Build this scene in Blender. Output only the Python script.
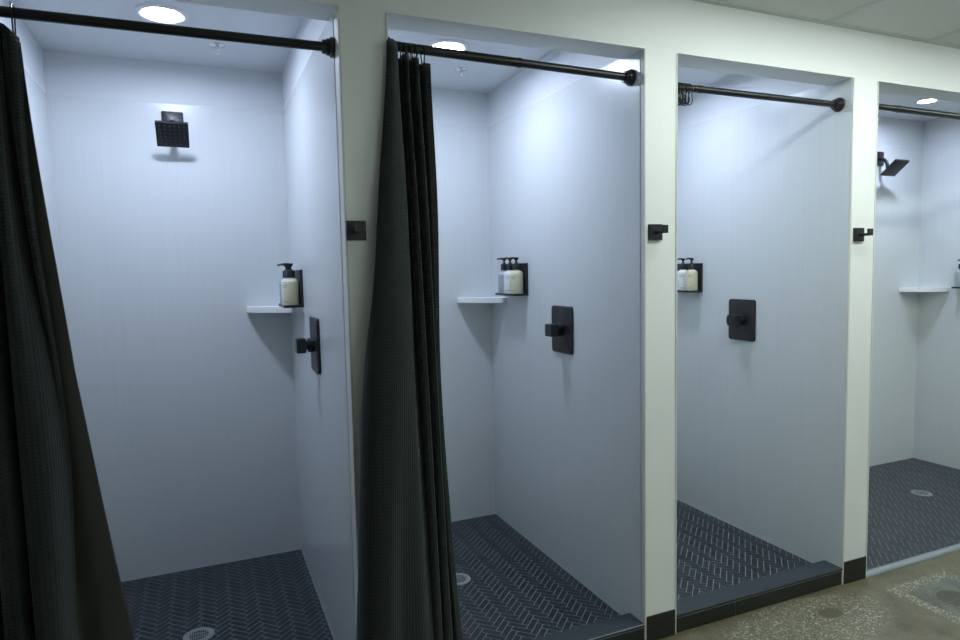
import bpy, bmesh, math, random
from mathutils import Vector, Matrix
random.seed(7)
PI = math.pi
SC = bpy.context.scene
COL = SC.collection
for o in list(bpy.data.objects): bpy.data.objects.remove(o, do_unlink=True)

# ------------------------------------------------------------------ camera, world, exposure
cd = bpy.data.cameras.new('camera'); cam = bpy.data.objects.new('camera', cd); COL.objects.link(cam)
cd.sensor_width = 36.0; cd.lens = 648.86/960*36; cd.clip_start = 0.02
Rv = Vector((0.91925495, -0.39312346, -0.02059787)); Uv = Vector((0.04873635, 0.06172889, 0.99690236)); Bv = Vector((-0.39063423, -0.9174113, 0.07590399))
cam.matrix_world = Matrix(((Rv.x, Uv.x, Bv.x, 0.6114), (Rv.y, Uv.y, Bv.y, -1.8819), (Rv.z, Uv.z, Bv.z, 1.3805), (0, 0, 0, 1)))
SC.camera = cam
w = bpy.data.worlds.new('world'); SC.world = w; w.use_nodes = True
w.node_tree.nodes['Background'].inputs[0].default_value = (.6, .7, .7, 1); w.node_tree.nodes['Background'].inputs[1].default_value = 0.02
SC.view_settings.view_transform = 'Standard'; SC.view_settings.look = 'None'
SC.view_settings.exposure = 0.9; SC.view_settings.gamma = 1.0; SC.view_settings.use_curve_mapping = False
SC.cycles.use_denoising = True; SC.cycles.max_bounces = 10; SC.cycles.diffuse_bounces = 6; SC.cycles.sample_clamp_indirect = 6
STALL_LIGHT = (0.685, 0.78, 1.0)
STALL_POWER = [100, 93, 80, 200]
ROOM_LIGHT = (0.89, 1.0, 0.95)
# (x from, x to, y, strength) of the strip lights in the ceiling of the room; the last is added, unseen fill
ROOM_STRIPS = [(2.0, 3.5, -0.60, 17.5), (3.85, 5.35, -0.60, 16.5), (2.0, 3.5, -2.5, 15)]

# ------------------------------------------------------------------ measured layout (metres)
FR = dict(L1=0.058, R1=0.999, L2=1.138, R2=2.048, L3=2.187, R3=3.084, L4=3.230, R4=5.109)
ST = [(0.058, 0.999, 1.321), (1.138, 2.048, 1.321), (2.187, 3.084, 1.321), (3.230, 5.109, 1.022)]
HD = 2.130      # underside of header
TH = 0.122      # thickness of the front wall
CZ = 2.315      # stall ceiling
PZ = 2.138      # top of wall panels
FZ = 0.035      # stall floor
CE = 2.323      # room ceiling
X0, X1, YB = -1.3, 6.4, -3.3

# ------------------------------------------------------------------ materials
def mat(name, col, rough=.5, metal=0., spec=.5, emit=None, es=0, coat=0):
    m = bpy.data.materials.new(name); m.use_nodes = True
    b = m.node_tree.nodes['Principled BSDF']
    b.inputs['Base Color'].default_value = (*col, 1); b.inputs['Roughness'].default_value = rough
    b.inputs['Metallic'].default_value = metal; b.inputs['Specular IOR Level'].default_value = spec
    if coat: b.inputs['Coat Weight'].default_value = coat; b.inputs['Coat Roughness'].default_value = .1
    if emit: b.inputs['Emission Color'].default_value = (*emit, 1); b.inputs['Emission Strength'].default_value = es
    return m
class G:
    def __init__(s, m): s.m = m; s.t = m.node_tree; s.b = s.t.nodes['Principled BSDF']
    def n(s, ty, **kw):
        x = s.t.nodes.new(ty)
        for k, v in kw.items(): setattr(x, k, v)
        return x
    def l(s, a, b): s.t.links.new(a, b)
    def val(s, x, v):
        if isinstance(v, (int, float)): x.default_value = v
        elif isinstance(v, tuple): x.default_value = v
        else: s.l(v, x)
    def math(s, op, a, b=0., c=None, clamp=False):
        x = s.n('ShaderNodeMath', operation=op, use_clamp=clamp); s.val(x.inputs[0], a); s.val(x.inputs[1], b)
        if c is not None: s.val(x.inputs[2], c)
        return x.outputs[0]
    def coord(s, out='Object', scale=(1, 1, 1)):
        c = s.n('ShaderNodeTexCoord'); mp = s.n('ShaderNodeMapping'); mp.inputs['Scale'].default_value = scale
        s.l(c.outputs[out], mp.inputs[0]); return mp.outputs[0]
    def noise(s, v, scale, det=4, rough=.55):
        x = s.n('ShaderNodeTexNoise'); s.l(v, x.inputs['Vector']); x.inputs['Scale'].default_value = scale
        x.inputs['Detail'].default_value = det; x.inputs['Roughness'].default_value = rough; return x.outputs['Fac']
    def ramp(s, f, stops):
        x = s.n('ShaderNodeValToRGB'); s.l(f, x.inputs[0]); e = x.color_ramp.elements
        while len(e) < len(stops): e.new(.5)
        for i, (p, c) in enumerate(stops): e[i].position = p; e[i].color = (*c, 1) if len(c) == 3 else c
        return x.outputs[0]
    def mix(s, f, a, b, bt='MIX'):
        x = s.n('ShaderNodeMix', data_type='RGBA', blend_type=bt); s.val(x.inputs[0], f)
        for i, v in ((6, a), (7, b)):
            if isinstance(v, tuple): x.inputs[i].default_value = (*v, 1) if len(v) == 3 else v
            else: s.l(v, x.inputs[i])
        return x.outputs[2]
    def bump(s, h, strength=.3, dist=.002):
        x = s.n('ShaderNodeBump'); x.inputs['Strength'].default_value = strength; x.inputs['Distance'].default_value = dist
        s.l(h, x.inputs['Height']); s.l(x.outputs[0], s.b.inputs['Normal'])
    def color(s, c): s.l(c, s.b.inputs['Base Color'])

def paint_mat():
    m = mat('white_wall_paint', (.87, .885, .875), .55); g = G(m)
    v = g.coord(); g.bump(g.noise(v, 180, 3), .12, .001); return m
def panel_mat():
    m = mat('linen_wall_panel', (.76, .78, .80), .27, spec=.5); g = G(m)
    v = g.coord('Object', (230, 230, 3.0)); f = g.noise(v, 1.0, 3, .6)
    v2 = g.coord('Object', (60, 60, 1.2)); f2 = g.noise(v2, 1.0, 2, .5)
    s = g.math('ADD', g.math('MULTIPLY', f, .65), g.math('MULTIPLY', f2, .35))
    g.color(g.ramp(s, [(.30, (.635, .668, .682)), (.70, (.678, .71, .72))]))
    g.bump(f, .08, .0006); return m
def concrete_mat():
    m = mat('polished_concrete', (.2, .19, .14), .38); g = G(m)
    c = g.n('ShaderNodeTexCoord'); P = c.outputs['Object']
    sep = g.n('ShaderNodeSeparateXYZ'); g.l(P, sep.inputs[0]); X, Y = sep.outputs[0], sep.outputs[1]
    big = g.noise(P, 3.1, 5, .6); mid = g.noise(P, 14, 5, .6); fine = g.noise(P, 90, 3, .6)
    s = g.math('ADD', g.math('MULTIPLY', big, .35), g.math('ADD', g.math('MULTIPLY', mid, .40), g.math('MULTIPLY', fine, .25)))
    base = g.ramp(s, [(.38, (.075, .066, .036)), (.47, (.125, .112, .066)), (.54, (.160, .143, .086)), (.66, (.27, .25, .165))])
    # exposed aggregate: pale and dark chips
    vo = g.n('ShaderNodeTexVoronoi'); g.l(P, vo.inputs['Vector']); vo.inputs['Scale'].default_value = 210
    cs = g.n('ShaderNodeSeparateColor'); g.l(vo.outputs['Color'], cs.inputs[0])
    chips = g.ramp(cs.outputs[0], [(.0, (.075, .07, .048)), (.35, (.13, .12, .082)), (.66, (.20, .185, .125)), (.84, (.36, .34, .25)), (1., (.62, .60, .50))])
    wob = g.math('MULTIPLY', g.math('SUBTRACT', g.noise(P, 9, 5, .65), .5), .34)
    wob2 = g.math('MULTIPLY', g.math('SUBTRACT', g.noise(P, 30, 4, .6), .5), .06)
    def ellipse(cx, cy, rx, ry, k=1., wb=wob):
        dx = g.math('DIVIDE', g.math('SUBTRACT', X, cx), rx); dy = g.math('DIVIDE', g.math('SUBTRACT', Y, cy), ry)
        d = g.math('SQRT', g.math('ADD', g.math('MULTIPLY', dx, dx), g.math('MULTIPLY', dy, dy)))
        d = g.math('ADD', d, g.math('MULTIPLY', wb, 2.2))
        return g.math('MULTIPLY', g.math('SUBTRACT', 1.15, d), 4.0*k, clamp=True)
    A = ellipse(2.66, -.17, .40, .16)
    A = g.math('MAXIMUM', A, ellipse(2.30, -.34, .3, .2))
    A = g.math('MAXIMUM', A, g.math('MULTIPLY', ellipse(2.86, -.06, .12, .035), .8))
    A = g.math('MAXIMUM', A, g.math('MULTIPLY', ellipse(1.2, -.6, .5, .3), .8))
    A = g.math('MAXIMUM', A, g.math('MULTIPLY', ellipse(4.5, -.9, .7, .25), .8))
    stain = ellipse(2.835, -.142, .052, .034, 1., wob2)
    # a square cut-out around the floor drain, its edge full of gravel
    dx = g.math('ABSOLUTE', g.math('SUBTRACT', X, 3.40)); dy = g.math('ABSOLUTE', g.math('SUBTRACT', Y, -.30))
    sq = g.math('ADD', g.math('MAXIMUM', dx, dy), wob2)
    inside = g.math('MULTIPLY', g.math('SUBTRACT', .185, sq), 80., clamp=True)
    band = g.math('MULTIPLY', g.math('MULTIPLY', g.math('SUBTRACT', .205, sq), 60., clamp=True), g.math('MULTIPLY', g.math('SUBTRACT', sq, .135), 60., clamp=True))
    thr = g.math('MULTIPLY', g.math('SUBTRACT', g.noise(P, 60, 3, .6), .40), 9., clamp=True)
    A = g.math('MULTIPLY', A, g.math('ADD', g.math('MULTIPLY', thr, .8), .12))
    A = g.math('MULTIPLY', A, g.math('SUBTRACT', 1., stain))
    col = g.mix(A, base, chips)
    col = g.mix(g.math('MULTIPLY', stain, .75), col, (.085, .078, .042))
    grey = g.ramp(mid, [(.38, (.06, .066, .056)), (.62, (.17, .18, .155))])
    col = g.mix(inside, col, grey); col = g.mix(band, col, chips)
    g.color(col)
    g.l(g.ramp(mid, [(.3, (.28,)*3), (.7, (.5,)*3)]), g.b.inputs['Roughness'])
    g.bump(g.math('ADD', fine, g.math('MULTIPLY', A, cs.outputs[0])), .15, .001)
    return m
def waffle_mat(name, col, cell=.0095):
    m = mat(name, col, .85, spec=.25); g = G(m)
    c = g.n('ShaderNodeTexCoord'); sep = g.n('ShaderNodeSeparateXYZ'); g.l(c.outputs['UV'], sep.inputs[0])
    def tri(a):
        f = g.math('FRACT', g.math('DIVIDE', a, cell)); return g.math('ABSOLUTE', g.math('SUBTRACT', f, .5))   # 0 centre .5 edge
    h = g.math('MAXIMUM', tri(sep.outputs[0]), tri(sep.outputs[1]))
    hs = g.math('MULTIPLY', g.math('SUBTRACT', h, .12), 3.6, clamp=True)
    g.color(g.mix(hs, tuple(x*.5 for x in col), tuple(min(1, x*1.2) for x in col)))
    g.bump(hs, .6, .002)
    b = g.b; b.inputs['Sheen Weight'].default_value = .25; b.inputs['Sheen Roughness'].default_value = .5
    b.inputs['Sheen Tint'].default_value = (.75, .9, .9, 1)
    return m
def tile_mat():
    m = mat('dark_slate_mosaic', (.03, .036, .05), .34, spec=.5); g = G(m)
    v = g.coord(); info = g.n('ShaderNodeNewGeometry')
    r = info.outputs['Random Per Island']
    c = g.mix(r, (.008, .010, .015), (.020, .025, .033))
    g.color(g.mix(g.math('MULTIPLY', g.noise(v, 60, 4), .35), c, (.03, .036, .045)))
    g.bump(g.noise(v, 300, 2), .1, .0006); return m
def speck_mat(name, a, b, scale, rough, bs=.1):
    m = mat(name, a, rough); g = G(m); v = g.coord(); f = g.noise(v, scale, 4)
    g.color(g.mix(f, a, b)); g.bump(f, bs, .0008); return m

M = dict(
    paint=paint_mat(), stallpaint=speck_mat('stall_wall_paint', (.665, .69, .715), (.675, .70, .725), 90, .5, .05),
    caulk=speck_mat('grey_caulk', (.58, .60, .62), (.62, .64, .66), 90, .5, .05), panel=panel_mat(), concrete=concrete_mat(), tile=tile_mat(),
    grout=speck_mat('pale_grout', (.29, .33, .37), (.39, .43, .48), 200, .8),
    bead=speck_mat('corner_bead', (.70, .71, .66), (.74, .75, .70), 60, .5),
    slate=speck_mat('black_porcelain', (.013, .015, .013), (.022, .024, .021), 40, .42),
    curbcap=speck_mat('dark_slate_cap', (.028, .036, .046), (.042, .052, .064), 50, .45),
    black=speck_mat('matte_black_metal', (.012, .012, .015), (.018, .018, .022), 80, .38, .04),
    rod=speck_mat('satin_black_rod', (.010, .010, .011), (.014, .014, .015), 60, .30, .02),
    rubber=speck_mat('black_nozzle', (.03, .032, .038), (.045, .048, .055), 90, .5),
    shelf=speck_mat('white_solid_surface', (.88, .90, .90), (.90, .91, .91), 30, .25, .02),
    cream=speck_mat('cream_bottle', (.62, .60, .40), (.68, .65, .45), 30, .3, .02),
    white=speck_mat('white_bottle', (.72, .74, .72), (.78, .80, .78), 30, .3, .02),
    grey=speck_mat('grey_bottle', (.36, .40, .42), (.42, .46, .48), 30, .3, .02),
    ink=mat('grey_ink', (.30, .30, .25), .6),
    steel=speck_mat('brushed_steel', (.24, .26, .28), (.32, .34, .36), 120, .35, .04),
    drainhole=mat('drain_slot', (.012, .013, .015), .7),
    chrome=mat('chrome', (.75, .75, .74), .18, metal=1.),
    bulb=mat('sprinkler_bulb', (.75, .76, .70), .15),
    lightring=mat('white_light_trim', (.80, .81, .82), .35),
    ceil=speck_mat('ceiling_tile', (.72, .74, .71), (.78, .80, .77), 250, .9, .5),
    tbar=mat('ceiling_grid_metal', (.62, .65, .62), .4),
    waffle=waffle_mat('black_waffle_fabric', (.017, .022, .021)),
    liner=speck_mat('dark_liner_fabric', (.046, .047, .040), (.058, .059, .051), 30, .6, .1),
    alu=speck_mat('aluminium_threshold', (.30, .33, .37), (.37, .41, .45), 90, .35, .03),
    castiron=speck_mat('worn_drain_grate', (.11, .11, .075), (.19, .185, .13), 90, .5, .2),
)
def emission(name, col, s):
    m = mat(name, (.8, .8, .8), .5, emit=col, es=s); return m

# ------------------------------------------------------------------ mesh helpers
def link(name, bm, m, parent=None, smooth=False, loc=None, auto=None):
    me = bpy.data.meshes.new(name); bmesh.ops.recalc_face_normals(bm, faces=bm.faces[:]) if auto is not False else None
    bm.to_mesh(me); bm.free()
    for x in (m if isinstance(m, (list, tuple)) else [m]): me.materials.append(x)
    if smooth:
        for p in me.polygons: p.use_smooth = True
        try: me.set_sharp_from_angle(angle=math.radians(38))
        except Exception: pass
    o = bpy.data.objects.new(name, me); COL.objects.link(o)
    if parent: o.parent = parent
    if loc: o.location = loc
    return o
def empty(name, loc=(0, 0, 0), rz=0):
    o = bpy.data.objects.new(name, None); COL.objects.link(o); o.location = loc; o.rotation_euler = (0, 0, rz); o.empty_display_size = .05; return o
def tag(o, label=None, cat=None, group=None, kind=None):
    if label: o['label'] = label
    if cat: o['category'] = cat
    if group: o['group'] = group
    if kind: o['kind'] = kind
    return o
def S(o, label=None): return tag(o, label, None, None, 'structure')
def box(bm, a, b, bev=0, seg=2, mi=0):
    x0, y0, z0 = a; x1, y1, z1 = b
    vs = [bm.verts.new(p) for p in ((x0,y0,z0),(x1,y0,z0),(x1,y1,z0),(x0,y1,z0),(x0,y0,z1),(x1,y0,z1),(x1,y1,z1),(x0,y1,z1))]
    fs = [bm.faces.new([vs[i] for i in f]) for f in ((0,3,2,1),(4,5,6,7),(0,1,5,4),(1,2,6,5),(2,3,7,6),(3,0,4,7))]
    for f in fs: f.material_index = mi
    if bev:
        es = list({e for f in fs for e in f.edges})
        r = bmesh.ops.bevel(bm, geom=es, offset=bev, segments=seg, affect='EDGES', profile=.5)
        for f in r['faces']: f.material_index = mi
    return vs
def cyl(bm, c, r, h, axis='z', n=32, r2=None, mi=0):
    q = bmesh.ops.create_cone(bm, cap_ends=True, segments=n, radius1=r, radius2=r if r2 is None else r2, depth=h)
    rot = {'z': Matrix(), 'x': Matrix.Rotation(PI/2, 4, 'Y'), 'y': Matrix.Rotation(-PI/2, 4, 'X')}[axis]
    bmesh.ops.transform(bm, matrix=Matrix.Translation(c) @ rot, verts=q['verts'])
    for f in {f for v in q['verts'] for f in v.link_faces}: f.material_index = mi
    return q['verts']
def lathe(bm, prof, c=(0, 0, 0), n=40, axis='z', mi=0):
    rings = []
    for r, z in prof:
        if r < 1e-6: rings.append([bm.verts.new((0, 0, z))])
        else: rings.append([bm.verts.new((r*math.cos(2*PI*i/n), r*math.sin(2*PI*i/n), z)) for i in range(n)])
    for a, b in zip(rings, rings[1:]):
        for i in range(n):
            j = (i+1) % n
            if len(a) == 1 and len(b) == 1: continue
            if len(a) == 1: f = bm.faces.new((a[0], b[i], b[j]))
            elif len(b) == 1: f = bm.faces.new((a[i], b[0], a[j]))
            else: f = bm.faces.new((a[i], b[i], b[j], a[j]))
            f.material_index = mi
    vs = [v for r in rings for v in r]
    rot = {'z': Matrix(), 'x': Matrix.Rotation(PI/2, 4, 'Y'), '-x': Matrix.Rotation(-PI/2, 4, 'Y')}[axis]
    bmesh.ops.transform(bm, matrix=Matrix.Translation(c) @ rot, verts=vs)
    return vs
def tube(bm, pts, r, n=10, closed=False, mi=0):
    pts = [Vector(p) for p in pts]; N = len(pts); rings = []; up = None
    for i, p in enumerate(pts):
        a = pts[i-1] if (i or closed) else pts[0]; b = pts[(i+1) % N] if (i < N-1 or closed) else pts[-1]
        t = (b-a).normalized()
        if up is None: up = t.orthogonal().normalized()
        up = (up - t*up.dot(t)).normalized(); s = t.cross(up)
        rr = r[i] if isinstance(r, (list, tuple)) else r
        rings.append([bm.verts.new(p + up*rr*math.cos(2*PI*k/n) + s*rr*math.sin(2*PI*k/n)) for k in range(n)])
    rng = range(N if closed else N-1)
    for i in rng:
        A, B = rings[i], rings[(i+1) % N]
        off = 0
        if closed and i == N-1:   # find best matching twist
            off = min(range(n), key=lambda o: (A[0].co-B[o].co).length)
        for k in range(n): bm.faces.new((A[k], A[(k+1) % n], B[(k+1+off) % n], B[(k+off) % n])).material_index = mi
    if not closed:
        bm.faces.new(rings[0][::-1]).material_index = mi; bm.faces.new(rings[-1]).material_index = mi
def rrect(w, h, r, n=5):
    P = []
    for cx, cy, a0 in ((w/2-r, h/2-r, 0), (-w/2+r, h/2-r, 90), (-w/2+r, -h/2+r, 180), (w/2-r, -h/2+r, 270)):
        for k in range(n+1):
            a = math.radians(a0+90*k/n); P.append((cx+r*math.cos(a), cy+r*math.sin(a)))
    return P
def prism(bm, poly, f, t0, t1, bev=0, mi=0):      # f(u, v, t) -> point
    a = [bm.verts.new(f(u, v, t0)) for u, v in poly]; b = [bm.verts.new(f(u, v, t1)) for u, v in poly]
    fs = [bm.faces.new(a[::-1]), bm.faces.new(b)]; n = len(poly)
    for i in range(n): fs.append(bm.faces.new((a[i], a[(i+1) % n], b[(i+1) % n], b[i])))
    for q in fs: q.material_index = mi
    if bev:
        r = bmesh.ops.bevel(bm, geom=list(fs[1].edges), offset=bev, segments=2, affect='EDGES', profile=.5)
        for q in r['faces']: q.material_index = mi
def NB(): return bmesh.new()
def copy_tree(o, parent=None):
    c = o.copy(); COL.objects.link(c); c.parent = parent
    if parent: c.matrix_parent_inverse = Matrix()
    for ch in list(KIDS(o)): copy_tree(ch, c)
    return c
def KIDS(o): return [x for x in bpy.data.objects if x.parent == o]

# ------------------------------------------------------------------ structure: room
bm = NB(); box(bm, (X0, YB, -.12), (X1, .0, 0)); box(bm, (X0, 0, -.12), (X1, 1.6, -.004))
S(link('floor', bm, M['concrete']), 'worn polished concrete floor with patches of exposed aggregate')
bm = NB(); box(bm, (X0, YB, CE), (X1, 0, CE+.05)); ce = S(link('ceiling', bm, M['ceil']), 'suspended ceiling of pale grey tiles in front of the showers')
bm = NB()
for k in range(-6, 7):
    x = 2.91+.6096*k
    if X0 < x < X1: box(bm, (x-.012, YB, CE-.004), (x+.012, 0, CE+.001))
for k in range(0, 3):
    y = -.02-1.2192*k-.9; box(bm, (X0, y-.012, CE-.0045), (X1, y+.012, CE+.001))
link('ceiling_grid', bm, M['tbar'], ce)
bm = NB(); box(bm, (X0, -.022, CE-.005), (X1, -.0005, CE+.001)); S(link('trim_1', bm, M['tbar']), 'wall angle strip where the tiled ceiling meets the white wall')

# front wall: header and piers
bm = NB()
segs = [(X0, FR['L1']), (FR['R1'], FR['L2']), (FR['R2'], FR['L3']), (FR['R3'], FR['L4']), (FR['R4'], X1)]
for a, b in segs: box(bm, (a, 0, 0), (b, TH, HD))
box(bm, (X0, 0, HD), (X1, TH, CE))
bmesh.ops.remove_doubles(bm, verts=bm.verts, dist=1e-5)
S(link('wall_front', bm, M['paint']), 'white painted wall with four shower openings')
# corner beads on the jambs
for i, (x, s, wd) in enumerate([(FR['R1'], -1, .055), (FR['L2'], 1, .02), (FR['R2'], -1, .018), (FR['L3'], 1, .02), (FR['R3'], -1, .004), (FR['L4'], 1, .02)]):
    bm = NB()
    z0 = .0 if s > 0 else 0
    box(bm, (min(x-s*.004, x+s*.0025), -.003, z0), (max(x-s*.004, x+s*.0025), wd, HD), .0008, 1)
    S(link('trim_%d' % (i+2), bm, M['bead']), 'thin painted corner bead on the edge of an opening')
# partitions, outer shell
for i, (a, b) in enumerate([(X0, FR['L1']), (FR['R1'], FR['L2']), (FR['R2'], FR['L3']), (FR['R3'], FR['L4']), (FR['R4'], X1)]):
    bm = NB(); box(bm, (max(a, FR['L1']-.14), TH, 0), (min(b, FR['R4']+.14), 1.45, CZ+.02)); S(link('wall_partition', bm, M['stallpaint']))
for i, (a, b, d) in enumerate(ST):
    bm = NB(); box(bm, (a-.02, d, 0), (b+.02, d+.1, CZ+.02)); S(link('wall_back', bm, M['stallpaint']))
    bm = NB(); box(bm, (a, TH, CZ), (b, d, CZ+.05)); S(link('ceiling_stall', bm, M['stallpaint']))
bm = NB(); box(bm, (X0, YB-.1, 0), (X1, YB, CE)); S(link('wall_opposite', bm, M['paint']))
bm = NB(); box(bm, (X0-.1, YB, 0), (X0, 0, CE)); S(link('wall_left', bm, M['paint']))
bm = NB(); box(bm, (X1, YB, 0), (X1+.1, 0, CE)); S(link('wall_right', bm, M['paint']))

# panels
PT = .004
for i, (a, b, d) in enumerate(ST):
    fz = FZ if i < 3 else .02
    y0 = (.06, .02, .005, .02)[i]
    bm = NB(); box(bm, (a+PT, d-PT, fz-.02), (b-PT, d+.001, PZ), .0015, 1); S(link('wall_panel_back', bm, M['panel']))
    bm = NB(); box(bm, (b-PT, y0, fz-.02), (b+.001, d, PZ), .0015, 1); S(link('wall_panel_right', bm, M['panel']))
    bm = NB(); box(bm, (a-.001, y0, fz-.02), (a+PT, d, PZ), .0015, 1); S(link('wall_panel_left', bm, M['panel']))
    # bead of pale caulk in the corner and at the floor
    bm = NB()
    for x in (a+PT, b-PT): cyl(bm, (x, d-PT, (fz+PZ)/2), .0022, PZ-fz, n=8)
    S(link('trim_%d' % (10+i), bm, M['caulk']))

# herringbone floors
def clip(poly, x0, x1, y0, y1):
    for ax, lim, sg in ((0, x0, 1), (0, x1, -1), (1, y0, 1), (1, y1, -1)):
        out = []
        for k in range(len(poly)):
            p, q = poly[k-1], poly[k]; ip = (p[ax]-lim)*sg >= 0; iq = (q[ax]-lim)*sg >= 0
            if ip != iq:
                t = (lim-p[ax])/(q[ax]-p[ax]); out.append((p[0]+(q[0]-p[0])*t, p[1]+(q[1]-p[1])*t))
            if iq: out.append(q)
        poly = out
        if len(poly) < 3: return []
    return poly
def herring(bm, x0, x1, y0, y1, z, L=.0765, W=.0255, gap=.0020, ph=(0, 0)):
    c45 = math.cos(PI/4)
    def R(u, v): return ((u-v)*c45+x0+ph[0], (u+v)*c45+y0+ph[1])
    n = int(max(x1-x0, y1-y0)*1.6/W)+12
    def rect(u, v, du, dv):
        g = gap/2
        P = clip([R(*p) for p in ((u+g, v+g), (u+du-g, v+g), (u+du-g, v+dv-g), (u+g, v+dv-g))], x0, x1, y0, y1)
        if len(P) < 3: return
        A = abs(sum(P[i-1][0]*P[i][1]-P[i][0]*P[i-1][1] for i in range(len(P))))/2
        if A < 2e-5: return
        cx = sum(p[0] for p in P)/len(P); cy = sum(p[1] for p in P)/len(P)
        tz = z + random.uniform(-.00015, .00015); tx = random.uniform(-.006, .006); ty = random.uniform(-.006, .006)
        def zz(x, y): return tz+(x-cx)*tx+(y-cy)*ty
        k = .93
        lo = [bm.verts.new((x, y, z-.002)) for x, y in P]; mid = [bm.verts.new((x, y, zz(x, y)-.0004)) for x, y in P]
        hi = []
        for x, y in P:
            dx, dy = cx-x, cy-y; d = math.hypot(dx, dy) or 1; s = min(.0006, d*.3)
            hi.append(bm.verts.new((x+dx/d*s, y+dy/d*s, zz(x, y))))
        m = len(P)
        for q, r in ((lo, mid), (mid, hi)):
            for i in range(m): bm.faces.new((q[i], q[(i+1) % m], r[(i+1) % m], r[i])).material_index = 1
        bm.faces.new(hi).material_index = 1
    # herringbone: lattice vectors (W, W) and (L, -L)
    for i in range(-n, n):
        for j in range(-n, n):
            u = i*W + j*L; v = i*W - j*L
            px, py = R(u, v)
            if px < x0-.2 or px > x1+.2 or py < y0-.2 or py > y1+.2: continue
            rect(u, v, L, W); rect(u, v+W, W, L)
for i, (a, b, d) in enumerate(ST):
    fz = FZ if i < 3 else .02
    y0 = .088 if i < 3 else .017
    bm = NB(); box(bm, (a+PT, y0-.02 if i < 3 else y0, fz-.06), (b-PT, d-PT, fz-.0005), mi=0)
    herring(bm, a+PT+.002, b-PT-.002, y0+.001, d-PT-.002, fz)
    S(link('floor_stall', bm, [M['grout'], M['tile']], auto=True), 'dark herringbone mosaic shower floor with pale grout')

# curbs
for i in range(3):
    a, b, d = ST[i]
    bm = NB(); box(bm, (a+.003, 0.002, -.02), (b-.003, .086, .0602)); cu = S(link('curb', bm, M['grout']), 'low black tiled curb across a shower opening')
    bm = NB(); box(bm, (a+.003, -.002, .0605), (b-.003, .087, .0745), .004, 3); S(link('curb_cap', bm, M['curbcap'], cu))
    x = b-.003; k = 0
    edges = [b-.003]
    e = {0: .70, 1: 1.75, 2: 2.781}[i]
    while e > a: edges.append(e); e -= .298
    edges.append(a+.003)
    for q in range(len(edges)-1):
        if edges[q]-edges[q+1] < .01: continue
        bm = NB(); box(bm, (edges[q+1]+.001, 0, .0005), (edges[q]-.001, .007, .0572), .0008, 1)
        S(link('curb_tile', bm, M['slate'], cu))
    bm = NB(); box(bm, (a+.003, -.0035, .0635 if i != 1 else .0705), (b-.003, -.001, .0705) if i != 1 else (b-.003, -.001, .0742), .0006, 1); S(link('curb_edge_trim', bm, M['steel'] if i == 1 else M['slate'], cu))  # paler steel on the second curb paints in the highlight along its edge
bm = NB()
vs = [(3.232, y, z) for y, z in ((-.003, -.003), (-.003, .004), (-.001, .009), (.003, .0125), (.018, .0145), (.018, -.003))]
A = [bm.verts.new(p) for p in vs]; B = [bm.verts.new((5.107, p[1], p[2])) for p in vs]
bm.faces.new(A); bm.faces.new(B[::-1])
for k in range(6): bm.faces.new((A[k], B[k], B[(k+1) % 6], A[(k+1) % 6]))
tag(link('trim_20', bm, M['alu']), 'pale metal threshold strip at the wide right hand stall', kind='structure')
# base tiles on the piers
for a, b in ((FR['R1'], FR['L2']), (FR['R2'], FR['L3']), (FR['R3'], FR['L4'])):
    bm = NB(); box(bm, (a+.005, -.0055, .001), (b-.005, .0, .0985), .001, 1); S(link('baseboard_pier', bm, M['slate']), 'black base tile at the foot of a white pier')
    bm = NB()
for k, (a, b) in enumerate(((X0, FR['L1']), (FR['R4'], X1))):
    bm = NB(); box(bm, (a+.005, -.0055, .001), (b-.005, .0, .0985), .001, 1); S(link('baseboard_front', bm, M['slate']))

# ------------------------------------------------------------------ downlights
def downlight(x, y, z, s, col, label, group, r=.072):
    t = empty('recessed_light', (x, y, z)); tag(t, label, 'ceiling light', group)
    bm = NB(); lathe(bm, [(r+.002, -.002), (r+.003, -.007), (r+.010, -.009), (r+.022, -.004), (r+.023, 0.0005), (r+.001, .0005), (r+.002, -.002)], n=56)
    link('trim_ring', bm, M['lightring'], t, True)
    bm = NB(); lathe(bm, [(0, -.0062), (r*.6, -.006), (r, -.004), (r+.0015, -.002), (r+.0015, -.0005), (0, -.0005)], n=48)
    link('diffuser', bm, emission('lit_diffuser', col, s), t, True)
    return t
spots = [(.527, .742), (1.600, .722), (2.637, .722), (4.535, .634)]
names = ['lit recessed ceiling light in the leftmost shower stall, behind the rod', 'lit recessed ceiling light partly behind the rod above the middle curtain',
         'lit recessed ceiling light of the third stall', 'small lit recessed ceiling light in the rightmost stall']
for i in range(4): downlight(*spots[i], CZ, STALL_POWER[i]*1.3, STALL_LIGHT, names[i], 'recessed lights in the stall ceilings', .063 if i < 3 else .040)
for k, (xa, xb, y, e) in enumerate(ROOM_STRIPS):
    t = empty('strip_light', ((xa+xb)/2, y, CE)); h = (xb-xa)/2
    tag(t, 'long strip light in the tiled ceiling '+['above the pier between third and rightmost stalls', 'at the far right end of the room', 'added unseen as fill light, farther from the wall behind the camera'][k], 'ceiling light', 'strip lights in the tiled ceiling')
    bm = NB(); box(bm, (-h-.02, -.075, -.012), (h+.02, .075, .0), .003, 2); link('housing', bm, M['lightring'], t)
    bm = NB(); box(bm, (-h, -.055, -.018), (h, .055, -.0118), .002, 1); link('diffuser', bm, emission('lit_strip', ROOM_LIGHT, e), t)

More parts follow.
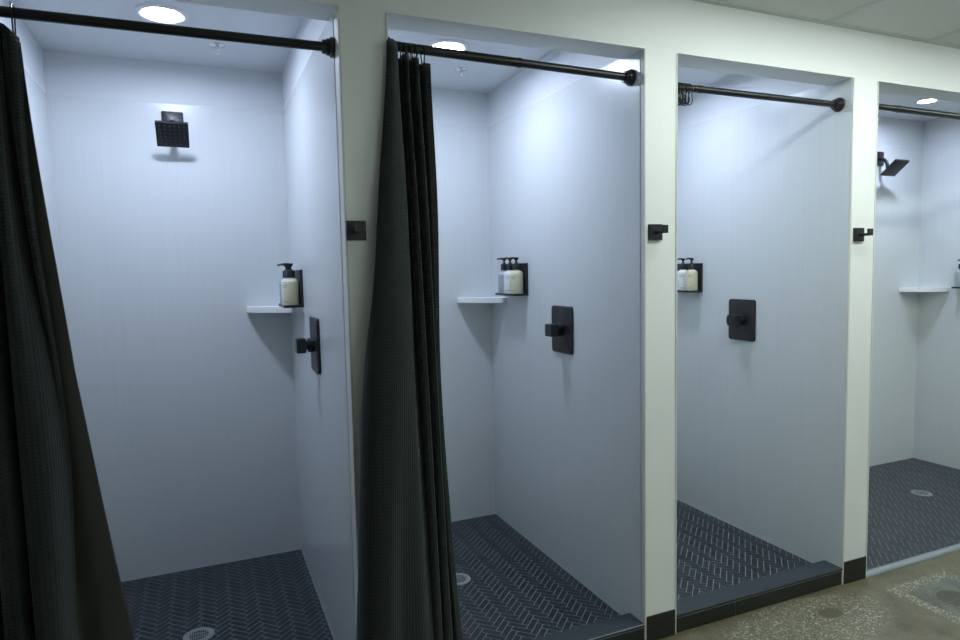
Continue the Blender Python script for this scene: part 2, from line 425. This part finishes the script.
# ------------------------------------------------------------------ sprinklers
def sprinkler(x, y, label):
    t = empty('fire_sprinkler', (x, y, CZ)); tag(t, label, 'sprinkler', 'fire sprinklers in the stall ceilings'); t.scale = (1, 1, .72)
    bm = NB(); lathe(bm, [(0, .0005), (.031, .0005), (.031, -.002), (.022, -.006), (.010, -.007), (0, -.007)], n=32); link('escutcheon', bm, M['chrome'], t, True)
    bm = NB(); cyl(bm, (0, 0, -.013), .007, .014, n=16)
    for s in (-1, 1): tube(bm, [(s*.006, 0, -.017), (s*.011, 0, -.025), (s*.009, 0, -.036), (0, 0, -.043)], .0018, 8)
    link('frame', bm, M['chrome'], t, True)
    bm = NB(); tube(bm, [(0, 0, -.02), (0, 0, -.03), (0, 0, -.041)], [.0022, .003, .0018], 10); link('bulb', bm, M['bulb'], t, True)
    bm = NB(); cyl(bm, (0, 0, -.0455), .012, .0014, n=24)
    for k in range(8):
        a = k*PI/4; box(bm, (math.cos(a)*.013-.0025, math.sin(a)*.013-.0025, -.0462), (math.cos(a)*.013+.0025, math.sin(a)*.013+.0025, -.0449))
    link('deflector', bm, M['chrome'], t)
sprinkler(.713, 1.022, 'small chrome fire sprinkler in the leftmost stall ceiling')
sprinkler(1.764, .987, 'small chrome fire sprinkler in the second stall ceiling beside the curtain')

# ------------------------------------------------------------------ shower heads (origin: centre of wall plate, -y away from the wall)
def shower_head(x, y, z, label, dz=0, dx=0):
    t = empty('showerhead', (x, y, z)); tag(t, label, 'shower head', 'square black shower heads')
    bm = NB(); prism(bm, rrect(.088, .088, .006), lambda u, v, q: (u, -q, v), 0, .008, .0015); link('wall_plate', bm, M['black'], t, True)
    bm = NB(); P = [(dx*k/8, -.006-.058*math.sin(PI/2*k/8), -.032+.0-.055*(1-math.cos(PI/2*k/8))+.03) for k in range(9)]
    P += [(dx, -.0645, -.070)]
    tube(bm, P, .0105, 16); link('arm', bm, M['black'], t, True)
    h = bpy.data.objects.new('head', None)
    ang = math.radians(40)
    e = Vector((0, -math.cos(ang), math.sin(ang))); nrm = Vector((0, -math.sin(ang), -math.cos(ang))); c = Vector((dx, -.118, -.080+dz))
    f = lambda u, v, q: tuple(Vector((u, 0, 0))+e*v+nrm*q+c)
    bm = NB(); prism(bm, rrect(.1265, .1265, .004, 3), f, -.012, 0, .001)
    # ball joint on top
    link_c = tuple(c-nrm*.022)
    bmesh.ops.create_uvsphere(bm, u_segments=16, v_segments=10, radius=.016, matrix=Matrix.Translation(link_c))
    hd = link('head', bm, M['black'], t, True)
    for a in range(6):
        bm = NB()
        for b in range(6):
            u = (a-2.5)*.0185; v = (b-2.5)*.0185
            q = bmesh.ops.create_cone(bm, cap_ends=True, segments=8, radius1=.0028, radius2=.0018, depth=.003)
            R = nrm.to_track_quat('Z', 'Y').to_matrix().to_4x4()
            bmesh.ops.transform(bm, matrix=Matrix.Translation(f(u, v, .0013)) @ R, verts=q['verts'])
        link('nozzle_row', bm, M['rubber'], hd)
    return t
shower_head(.526, 1.321-PT, 2.058, 'square black shower head on the back wall of the leftmost stall')
shower_head(4.665, 1.022-PT, 2.048, 'square black shower head seen from the side in the rightmost stall')

# ------------------------------------------------------------------ valves (on right-hand walls; -x away from wall)
def valve():
    t = empty('shower_valve', (0, 0, 0))
    bm = NB(); prism(bm, rrect(.166, .204, .012), lambda u, v, q: (-q, u, v), 0, .011, .002); link('escutcheon_plate', bm, M['black'], t, True)
    bm = NB(); lathe(bm, [(0, .010), (.027, .010), (.027, .031), (.024, .034), (.0165, .035), (.0165, .044), (0, .044)], n=36, axis='-x')
    h = link('handle', bm, M['black'], t, True)
    bm = NB(); box(bm, (-.076, -.0275, -.0265), (-.042, .0275, .0265), .002, 2)
    link('handle_block', bm, M['black'], h)
    bm = NB(); box(bm, (-.073, .0272, -.015), (-.063, .035, .015), .0015, 2); link('handle_tab', bm, M['black'], h)
    return t
v0 = valve()
vd = [((FR['R1']-PT, .590, 1.116), 'black shower valve seen edge-on in the leftmost stall'),
      ((FR['R2']-PT, .560, 1.118), 'black shower valve with square handle in the second stall, right of the curtain'),
      ((FR['R3']-PT, .572, 1.109), 'black shower valve in the third stall, the one without a curtain or shelf in view')]
for i, (p, lb) in enumerate(vd):
    o = v0 if i == 0 else copy_tree(v0); o.location = p; tag(o, lb, 'shower valve', 'black shower valves')

# ------------------------------------------------------------------ corner shelves
def shelf(x, y, z, label, L=.20):
    t_bm = NB()
    P = [(0, 0), (-L, 0), (-L, -.022)]
    for k in range(1, 12):
        s = k/12; a = Vector((-L, -.022)); b = Vector((-.022, -L)); q = a.lerp(b, s); n = Vector((-1, -1)).normalized(); q = q+n*.022*math.sin(PI*s); P.append((q.x, q.y))
    P += [(-.022, -L), (0, -L)]
    prism(t_bm, P[::-1], lambda u, v, q: (u, v, q), -.026, 0, .003)
    o = link('corner_shelf', t_bm, M['shelf'], None, True, (x, y, z)); tag(o, label, 'shelf', 'white corner shelves'); return o
shelf(FR['R1']-PT, 1.321-PT, 1.236, 'white corner shelf in the leftmost stall')
shelf(FR['R2']-PT, 1.321-PT, 1.240, 'white corner shelf in the second stall, beside the curtain')
shelf(FR['R4']-PT, 1.022-PT, 1.206, 'white corner shelf in the rightmost stall', .20)

# ------------------------------------------------------------------ bottle racks and bottles
def rack(x, yc, z, label):
    t = empty('bottle_rack', (x, yc, z)); tag(t, label, 'bottle rack', 'black wall racks for pump bottles')
    bm = NB(); box(bm, (-.010, -.106, 0), (0, .106, .156), .001, 1); link('back_plate', bm, M['black'], t)
    bm = NB(); box(bm, (-.0785, -.103, 0), (-.010, .103, .004), .001, 1)
    box(bm, (-.0795, -.103, 0), (-.0775, .103, .011), .0006, 1)
    for s in (-1, 1): box(bm, (-.0785, s*.1035-.00125, 0), (-.010, s*.1035+.00125, .011), .0006, 1)
    link('tray', bm, M['black'], t)
    return t
def bottle():
    t = empty('pump_bottle')
    bm = NB(); r = .0325
    lathe(bm, [(0, 0), (r-.004, 0), (r-.001, .0015), (r, .005), (r, .098), (r-.002, .106), (r-.008, .113), (.016, .117), (.0135, .118), (.0135, .121), (0, .121)], n=40); b = link('bottle_body', bm, M['cream'], t, True)
    def strip(bm, z0, z1, a0, a1):     # faint printed lines, curved with the bottle, facing the room
        N = 6; A = [bm.verts.new(((r+.0003)*math.cos(a0+(a1-a0)*k/N), (r+.0003)*math.sin(a0+(a1-a0)*k/N), z)) for z in (z0, z1) for k in range(N+1)]
        for k in range(N): bm.faces.new((A[k], A[k+1], A[N+2+k], A[N+1+k]))
    for nm, z, hw in (('printed_title', .086, .42), ('printed_subtitle', .079, .26), ('printed_footer', .020, .36)):
        bm = NB(); strip(bm, z, z+.0022, 1.2*PI-hw, 1.2*PI+hw); link(nm, bm, M['ink'], b)
    bm = NB(); lathe(bm, [(0, .1205), (.0175, .1205), (.0175, .147), (.016, .150), (.009, .151), (.0085, .156), (0, .156)], n=32); link('collar', bm, M['black'], t, True)
    bm = NB(); lathe(bm, [(0, .1555), (.0045, .1555), (.0045, .163), (.009, .170), (.0125, .176), (.0125, .179), (0, .180)], n=24)
    tube(bm, [(-.004, 0, .1765), (-.022, 0, .1775), (-.034, 0, .176), (-.0385, 0, .1725)], [.0052, .0046, .0038, .0030], 12)
    link('pump_head', bm, M['black'], t, True)
    return t
b0 = bottle(); first = True
def put_bottle(x, y, z, m, label, grp, rz=0):
    global first
    o = b0 if first else copy_tree(b0); first = False
    o.location = (x, y, z); o.rotation_euler = (0, 0, rz); tag(o, label, 'bottle', grp)
    for ch in KIDS(o):
        if ch.name.startswith('bottle_body'):
            ch.data = ch.data.copy(); ch.data.materials[0] = m
rk = [(FR['R1']-PT, .990, 1.243, 'black wall rack holding bottles over the leftmost corner shelf'),
      (FR['R2']-PT, .990, 1.256, 'black wall rack holding three pump bottles in the second stall'),
      (FR['R3']-PT, .960, 1.240, 'black wall rack holding bottles, cut off by the white pier of the third stall')]
where = ['in the leftmost stall', 'in the second stall', 'in the third stall']
for i, (x, y, z, lb) in enumerate(rk):
    rack(x, y, z, lb)
    g = 'pump bottles ' + where[i]
    put_bottle(x-.0436, y-.0678, z+.0042, M['cream'], 'cream pump bottle, nearest one in the rack ' + where[i], g)
    put_bottle(x-.0436, y, z+.0042, M['white'], 'white pump bottle next to the cream one ' + where[i], g)
    if i < 2: put_bottle(x-.0436, y+.0678, z+.0042, M['grey'], 'greyish pump bottle farthest back in the rack ' + where[i], g)
rack(FR['R4']-PT, .655, 1.204, 'black wall rack at the right edge of the photo in the rightmost stall')
put_bottle(FR['R4']-PT-.0436, .724, 1.2082, M['grey'], 'grey pump bottle cut off by the right edge of the photo', None)

# ------------------------------------------------------------------ robe hooks on the piers
def hook():
    t = empty('robe_hook')
    bm = NB(); prism(bm, rrect(.056, .056, .0015, 2), lambda u, v, q: (u, -q, v), 0, .009, .001); link('wall_plate', bm, M['black'], t)
    bm = NB(); cyl(bm, (0, -.030, -.001), .0055, .046, 'y', 20); link('stem', bm, M['black'], t, True)
    bm = NB(); box(bm, (-.0125, -.060, -.006), (.0125, -.050, .022), .0015, 2); link('knob', bm, M['black'], t)
    return t
h0 = hook()
for i, (x, z, lb) in enumerate([(1.028, 1.503, 'black square robe hook beside the middle curtain'), (2.0905, 1.503, 'black square robe hook on the pier between second and third stalls'), (3.129, 1.497, 'black square robe hook on the rightmost white pier')]):
    o = h0 if i == 0 else copy_tree(h0); o.location = (x, 0, z); tag(o, lb, 'hook', 'black robe hooks on the piers')

# ------------------------------------------------------------------ curtain rods
def rod(a, b, y, za, zb, label, thick_from=None, r1=.0150, r2=.0135, thick_left=True):
    t = empty('curtain_rod', (a, y, za)); tag(t, label, 'curtain rod', 'black shower curtain rods')
    L = b-a; dz = zb-za
    def P(s): return (s, 0, dz*s/L)
    j = thick_from-a
    bm = NB(); ra, rb = (r1, r2) if thick_left else (r2, r1)
    tube(bm, [P(.004), P(j)], ra, 28); link('outer_tube' if thick_left else 'inner_tube', bm, M['rod'], t, True)
    bm = NB(); tube(bm, [P(j-.03), P(L-.004)], rb, 28); link('inner_tube' if thick_left else 'outer_tube', bm, M['rod'], t, True)
    bm = NB(); tube(bm, [P(j-.006), P(j+.006)], r1+.0012, 28); link('collar', bm, M['rod'], t, True)
    for s, x0 in ((1, 0), (-1, L)):
        bm = NB(); pr = [(0, 0), (.027, 0), (.0285, .002), (.0285, .008), (.027, .010), (.0235, .011), (.0235, .019), (.022, .021), (.0195, .022), (.0195, .032), (.017, .034), (0, .034)]
        lathe(bm, pr, (x0, 0, dz*x0/L), 40, 'x' if s > 0 else '-x'); link('end_flange', bm, M['rod'], t, True)
    return t
RY = .068
rod(FR['L1']+PT, FR['R1']-PT, RY, 2.031, 2.036, 'black curtain rod across the leftmost stall', .13, .0134, .0132)
rod(FR['L2']+PT, FR['R2']-PT, RY, 2.062, 2.050, 'black curtain rod holding the middle curtain', 1.60, .0146, .0134)
rod(FR['L3']+PT, FR['R3']-PT, .060, 2.034, 2.036, 'black curtain rod with empty rings across the third stall', 2.345, .0128, .0110, False)
rod(FR['L4']+PT, FR['R4']-PT, .060, 2.048, 2.040, 'black curtain rod across the rightmost stall, cut off by the photo', 3.45, .0142, .0126, False)

# ------------------------------------------------------------------ curtain rings
def ring_mesh(drop=.062, rt=.0205):
    bm = NB(); P = []
    for k in range(19):
        a = math.radians(-50+280*k/18); P.append((0, rt*math.cos(a), rt*math.sin(a)))
    for k in range(1, 10):
        a = PI*k/10; P.append((0, -.0125*math.cos(a), -rt*.766-(drop-rt*.766-.006)*(.55+.45*math.sin(a)) if 1 else 0))
    tube(bm, P, .0020, 8, closed=True)
    return bm
ring0 = link('curtain_ring', ring_mesh(), M['rod'], None, True); used = False
def ring(x, y, z, rz, rx, label, grp, hooked=False):
    global used
    o = ring0 if not used else ring0.copy()
    if used: COL.objects.link(o)
    used = True
    o.location = (x, y, z); o.rotation_euler = (rx, 0, rz); tag(o, label, 'curtain ring', grp)
zr = lambda x: 2.0275
for k in range(12):
    ring(2.226+k*.0056, .060, 2.0275, (-.06, .05, -.02, .07, .0, -.05, .04, .08, .02, .0, .12, .42)[k], (.0, .25, -.2, .1, -.3, .05, .3, -.1, .2, -.25, .1, -.15)[k], 'empty black wire ring bunched at the left end of the bare rod', 'empty rings on the third rod')
for k in range(3):
    ring(3.262+k*.02, .060, 2.045, random.uniform(-.3, .3), random.uniform(-.3, .3), 'empty black wire ring at the left end of the rightmost rod', 'empty rings on the rightmost rod')

# ------------------------------------------------------------------ curtains
def catmull(P, n):
    out = []
    N = len(P)
    for i in range(N-1):
        p0, p1, p2, p3 = P[max(i-1, 0)], P[i], P[i+1], P[min(i+2, N-1)]
        for k in range(n):
            t = k/n
            out.append(tuple(.5*((2*b)+(-a+c)*t+(2*a-5*b+4*c-d)*t*t+(-a+3*b-3*c+d)*t**3) for a, b, c, d in zip(p0, p1, p2, p3)))
    out.append(P[-1]); return out
def curtain_mesh(rows, ztops, nsub=8, nv=70, thick=.0012, wid=1.8):
    """rows: list of (height fraction 0 top..1 bottom, [(x, y), ...]); ztops: z at top per control point"""
    dense = [(f, catmull(p, nsub)) for f, p in rows]
    zt = [p[0] for p in catmull([(z,) for z in ztops], nsub)]
    n = len(dense[0][1]); bm = NB(); uv = bm.loops.layers.uv.new('UVMap')
    ref = dense[-1][1]; arc = [0]
    for a, b in zip(ref, ref[1:]): arc.append(arc[-1]+math.hypot(a[0]-b[0], a[1]-b[1]))
    ZB = .03; V = []; UVs = {}
    for j in range(nv+1):
        f = j/nv
        # smooth interpolation in height
        k = 0
        while k < len(dense)-2 and f > dense[k+1][0]: k += 1
        f0, f1 = dense[k][0], dense[k+1][0]; t = (f-f0)/(f1-f0)
        row = []
        for i in range(n):
            p1, p2 = dense[k][1][i], dense[k+1][1][i]
            p0 = dense[k-1][1][i] if k else p1; p3 = dense[k+2][1][i] if k+2 < len(dense) else p2
            x, y = [.5*((2*b)+(-a+c)*t+(2*a-5*b+4*c-d)*t*t+(-a+3*b-3*c+d)*t**3) for a, b, c, d in zip(p0, p1, p2, p3)]
            z = zt[i]+(ZB-zt[i])*f
            v = bm.verts.new((x, y, z)); UVs[v] = (arc[i], z); row.append(v)
        V.append(row)
    for j in range(nv):
        for i in range(n-1):
            fc = bm.faces.new((V[j][i], V[j+1][i], V[j+1][i+1], V[j][i+1]))
            for l in fc.loops: l[uv].uv = UVs[l.vert]
    return bm, dense
def solid(o, t=.0014):
    md = o.modifiers.new('thickness', 'SOLIDIFY'); md.thickness = t; md.offset = 0

# middle curtain
top = [(1.145, .030), (1.1415, .006), (1.134, -.016), (1.152, -.016), (1.170, .008), (1.180, .042), (1.182, .098), (1.193, .100), (1.198, .040), (1.210, .034), (1.215, .098), (1.226, .096), (1.231, .044), (1.245, .040), (1.251, .096), (1.264, .092), (1.267, .056), (1.287, .052)]
ztp = [2.044, 2.046, 2.048, 2.047, 2.044, 2.034, 2.028, 2.028, 2.032, 2.030, 2.024, 2.024, 2.028, 2.024, 2.022, 2.019, 2.018, 2.016]
q25 = [(1.146, .020), (1.118, -.016), (1.090, -.030), (1.124, -.040), (1.160, -.022), (1.185, .004), (1.188, .055), (1.200, .060), (1.204, .010), (1.219, .004), (1.220, .068), (1.232, .070), (1.238, .018), (1.254, .012), (1.257, .070), (1.271, .074), (1.272, .040), (1.295, .040)]
q50 = [(1.085, -.015), (1.026, -.045), (1.040, -.085), (1.090, -.094), (1.135, -.082), (1.172, -.058), (1.180, -.015), (1.194, -.012), (1.200, -.050), (1.218, -.052), (1.218, .005), (1.230, .010), (1.238, -.028), (1.254, -.032), (1.250, .025), (1.264, .032), (1.266, .006), (1.280, .008)]
q75 = [(1.050, -.020), (.984, -.080), (1.000, -.135), (1.055, -.148), (1.104, -.126), (1.160, -.110), (1.184, -.070), (1.197, -.072), (1.203, -.098), (1.220, -.094), (1.216, -.045), (1.230, -.040), (1.240, -.068), (1.258, -.066), (1.256, -.018), (1.270, -.012), (1.274, -.036), (1.292, -.030)]
bot = [(1.020, -.050), (.952, -.110), (.966, -.165), (1.030, -.176), (1.088, -.152), (1.150, -.152), (1.186, -.105), (1.200, -.104), (1.208, -.120), (1.226, -.112), (1.220, -.070), (1.238, -.064), (1.250, -.086), (1.272, -.080), (1.272, -.036), (1.290, -.028), (1.297, -.056), (1.323, -.046)]
for row, k in ((top, .55), (q25, .55), (q50, .5), (q75, .5), (bot, .5)):      # soften the narrow folds
    for i, f in ((6, 5), (7, 8), (10, 9), (11, 12), (14, 13), (15, 16)):
        row[i] = (row[i][0], row[f][1]+(row[i][1]-row[f][1])*k)
bm, dn = curtain_mesh([(0, top), (.22, q25), (.48, q50), (.74, q75), (1, bot)], ztp)
cu2 = link('shower_curtain', bm, M['waffle'], None, True, auto=False); solid(cu2)
tag(cu2, 'black waffle weave shower curtain gathered in the middle, beside the second stall', 'shower curtain')
for k, i in enumerate((2, 3, 6, 9, 11, 13, 16)):
    ring(top[i][0]+.002, RY, 2.0565-.001*k, .1*math.sin(k*2.1), 0, 'black wire ring holding the middle curtain on its rod', 'rings holding the middle curtain')
for k in range(6):
    ring(1.160+k*.0165, RY, 2.056-.0008*k, .15*math.sin(k*1.3), .05, 'black wire ring holding the middle curtain on its rod', 'rings holding the middle curtain')

# leftmost curtain
def shift(P, f): return [f(*p) for p in P]
top = [(.066, .050), (.072, .018), (.090, .025), (.096, .100), (.114, .100), (.120, .030), (.136, .030), (.142, .100), (.158, .100), (.166, .034), (.180, .034), (.192, .062), (.203, .040), (.216, .036), (.231, .050)]
ztp = [1.998, 1.998, 1.998, 1.998, 2.006, 2.014, 2.015, 2.014, 2.014, 2.016, 2.014, 2.004, 1.994, 1.982, 1.968]
q20 = [(.066, .040), (.072, -.005), (.095, .000), (.100, .080), (.118, .080), (.124, .010), (.142, .000), (.150, .070), (.166, .070), (.172, .000), (.190, -.010), (.200, .040), (.214, .050), (.226, .010), (.240, .020)]
q50 = [(.068, .020), (.074, -.060), (.100, -.070), (.110, .010), (.132, .015), (.138, -.060), (.160, -.080), (.172, -.010), (.188, -.005), (.196, -.075), (.222, -.090), (.250, -.075), (.270, -.030), (.278, -.020), (.286, -.015)]
q75 = [(.068, .000), (.074, -.100), (.104, -.110), (.116, -.030), (.140, -.030), (.148, -.105), (.176, -.125), (.192, -.060), (.208, -.065), (.214, -.130), (.240, -.145), (.262, -.130), (.276, -.085), (.280, -.070), (.284, -.060)]
bot = [(.068, -.010), (.074, -.130), (.108, -.140), (.124, -.055), (.150, -.055), (.160, -.135), (.186, -.155), (.198, -.085), (.210, -.085), (.216, -.150), (.236, -.165), (.258, -.155), (.272, -.110), (.275, -.090), (.278, -.075)]
bm, dn = curtain_mesh([(0, top), (.2, q20), (.5, q50), (.75, q75), (1, bot)], ztp)
cu1 = link('shower_curtain', bm, M['waffle'], None, True, auto=False); solid(cu1)
tag(cu1, 'black waffle weave shower curtain at the left edge, with a smooth dark liner flaring out', 'shower curtain')
lt = [(.150, .078), (.165, .088), (.180, .078), (.196, .086), (.212, .074), (.230, .066)]
l5 = [(.170, .030), (.195, .045), (.215, .030), (.240, .040), (.270, .026), (.304, .022)]
l7 = [(.190, .000), (.220, .016), (.245, .000), (.275, .012), (.322, .000), (.376, -.004)]
lb_ = [(.205, -.030), (.240, -.012), (.270, -.030), (.305, -.018), (.378, -.030), (.462, -.028)]
bm, dn = curtain_mesh([(0, lt), (.42, l5), (.7, l7), (1, lb_)], [1.99, 1.99, 1.985, 1.98, 1.975, 1.962], 6, 60)
lin = link('liner', bm, M['liner'], cu1, True, auto=False); solid(lin); lin['label'] = 'smooth dark brown-black liner behind the waffle curtain'
for k, i in enumerate((1, 2, 5, 6, 9, 10, 13)):
    ring(top[i][0]+.002, RY, 2.0325, .12*math.sin(k*2.1), 0, 'black wire ring holding the leftmost curtain on its rod', 'rings holding the leftmost curtain')

# ------------------------------------------------------------------ drains
def drain(x, y, z, label, r=.055):
    t = empty('shower_drain', (x, y, z)); tag(t, label, 'drain', 'round shower drains')
    bm = NB(); lathe(bm, [(r*.64, .0008), (r*.67, .0018), (r*.95, .0018), (r, .0003), (r, -.003), (r*.64, -.003), (r*.64, .0008)], n=48); link('drain_ring', bm, M['steel'], t, True)
    bm = NB(); cyl(bm, (0, 0, -.001), r*.645, .0022, n=40, mi=1)
    for k in range(-5, 6):
        xx = k*.0064; h = math.sqrt(max(0, (r*.64)**2-xx*xx)); box(bm, (xx-.0012, -h, -.0008), (xx+.0012, h, .0009))
    for yy in (-.012, .012): box(bm, (-r*.58, yy-.001, -.0008), (r*.58, yy+.001, .00085))
    link('drain_grate', bm, [M['steel'], M['drainhole']], t)
drain(.535, .700, FZ, 'round metal drain in the leftmost shower floor')
drain(1.578, .694, FZ, 'round metal drain half hidden by the middle curtain')
drain(4.447, .540, .02, 'round metal drain in the rightmost shower floor')
t = empty('floor_drain', (3.385, -.285, 0), ); tag(t, 'round tarnished floor drain set in the concrete at the lower right', 'drain')
bm = NB(); lathe(bm, [(.070, .001), (.072, .0025), (.083, .002), (.085, .0), (.085, -.002), (.070, -.002), (.070, .001)], n=48); link('drain_ring', bm, M['castiron'], t, True)
bm = NB(); cyl(bm, (0, 0, .0004), .0705, .0006, n=40, mi=1)
for k in range(-6, 7):
    xx = k*.0105; h = math.sqrt(max(0, .069**2-xx*xx)); box(bm, (xx-.0028, -h, .0005), (xx+.0028, h, .0014))
box(bm, (-.069, -.0015, .0005), (.069, .0015, .0013))
link('drain_grate', bm, [M['castiron'], M['drainhole']], t)
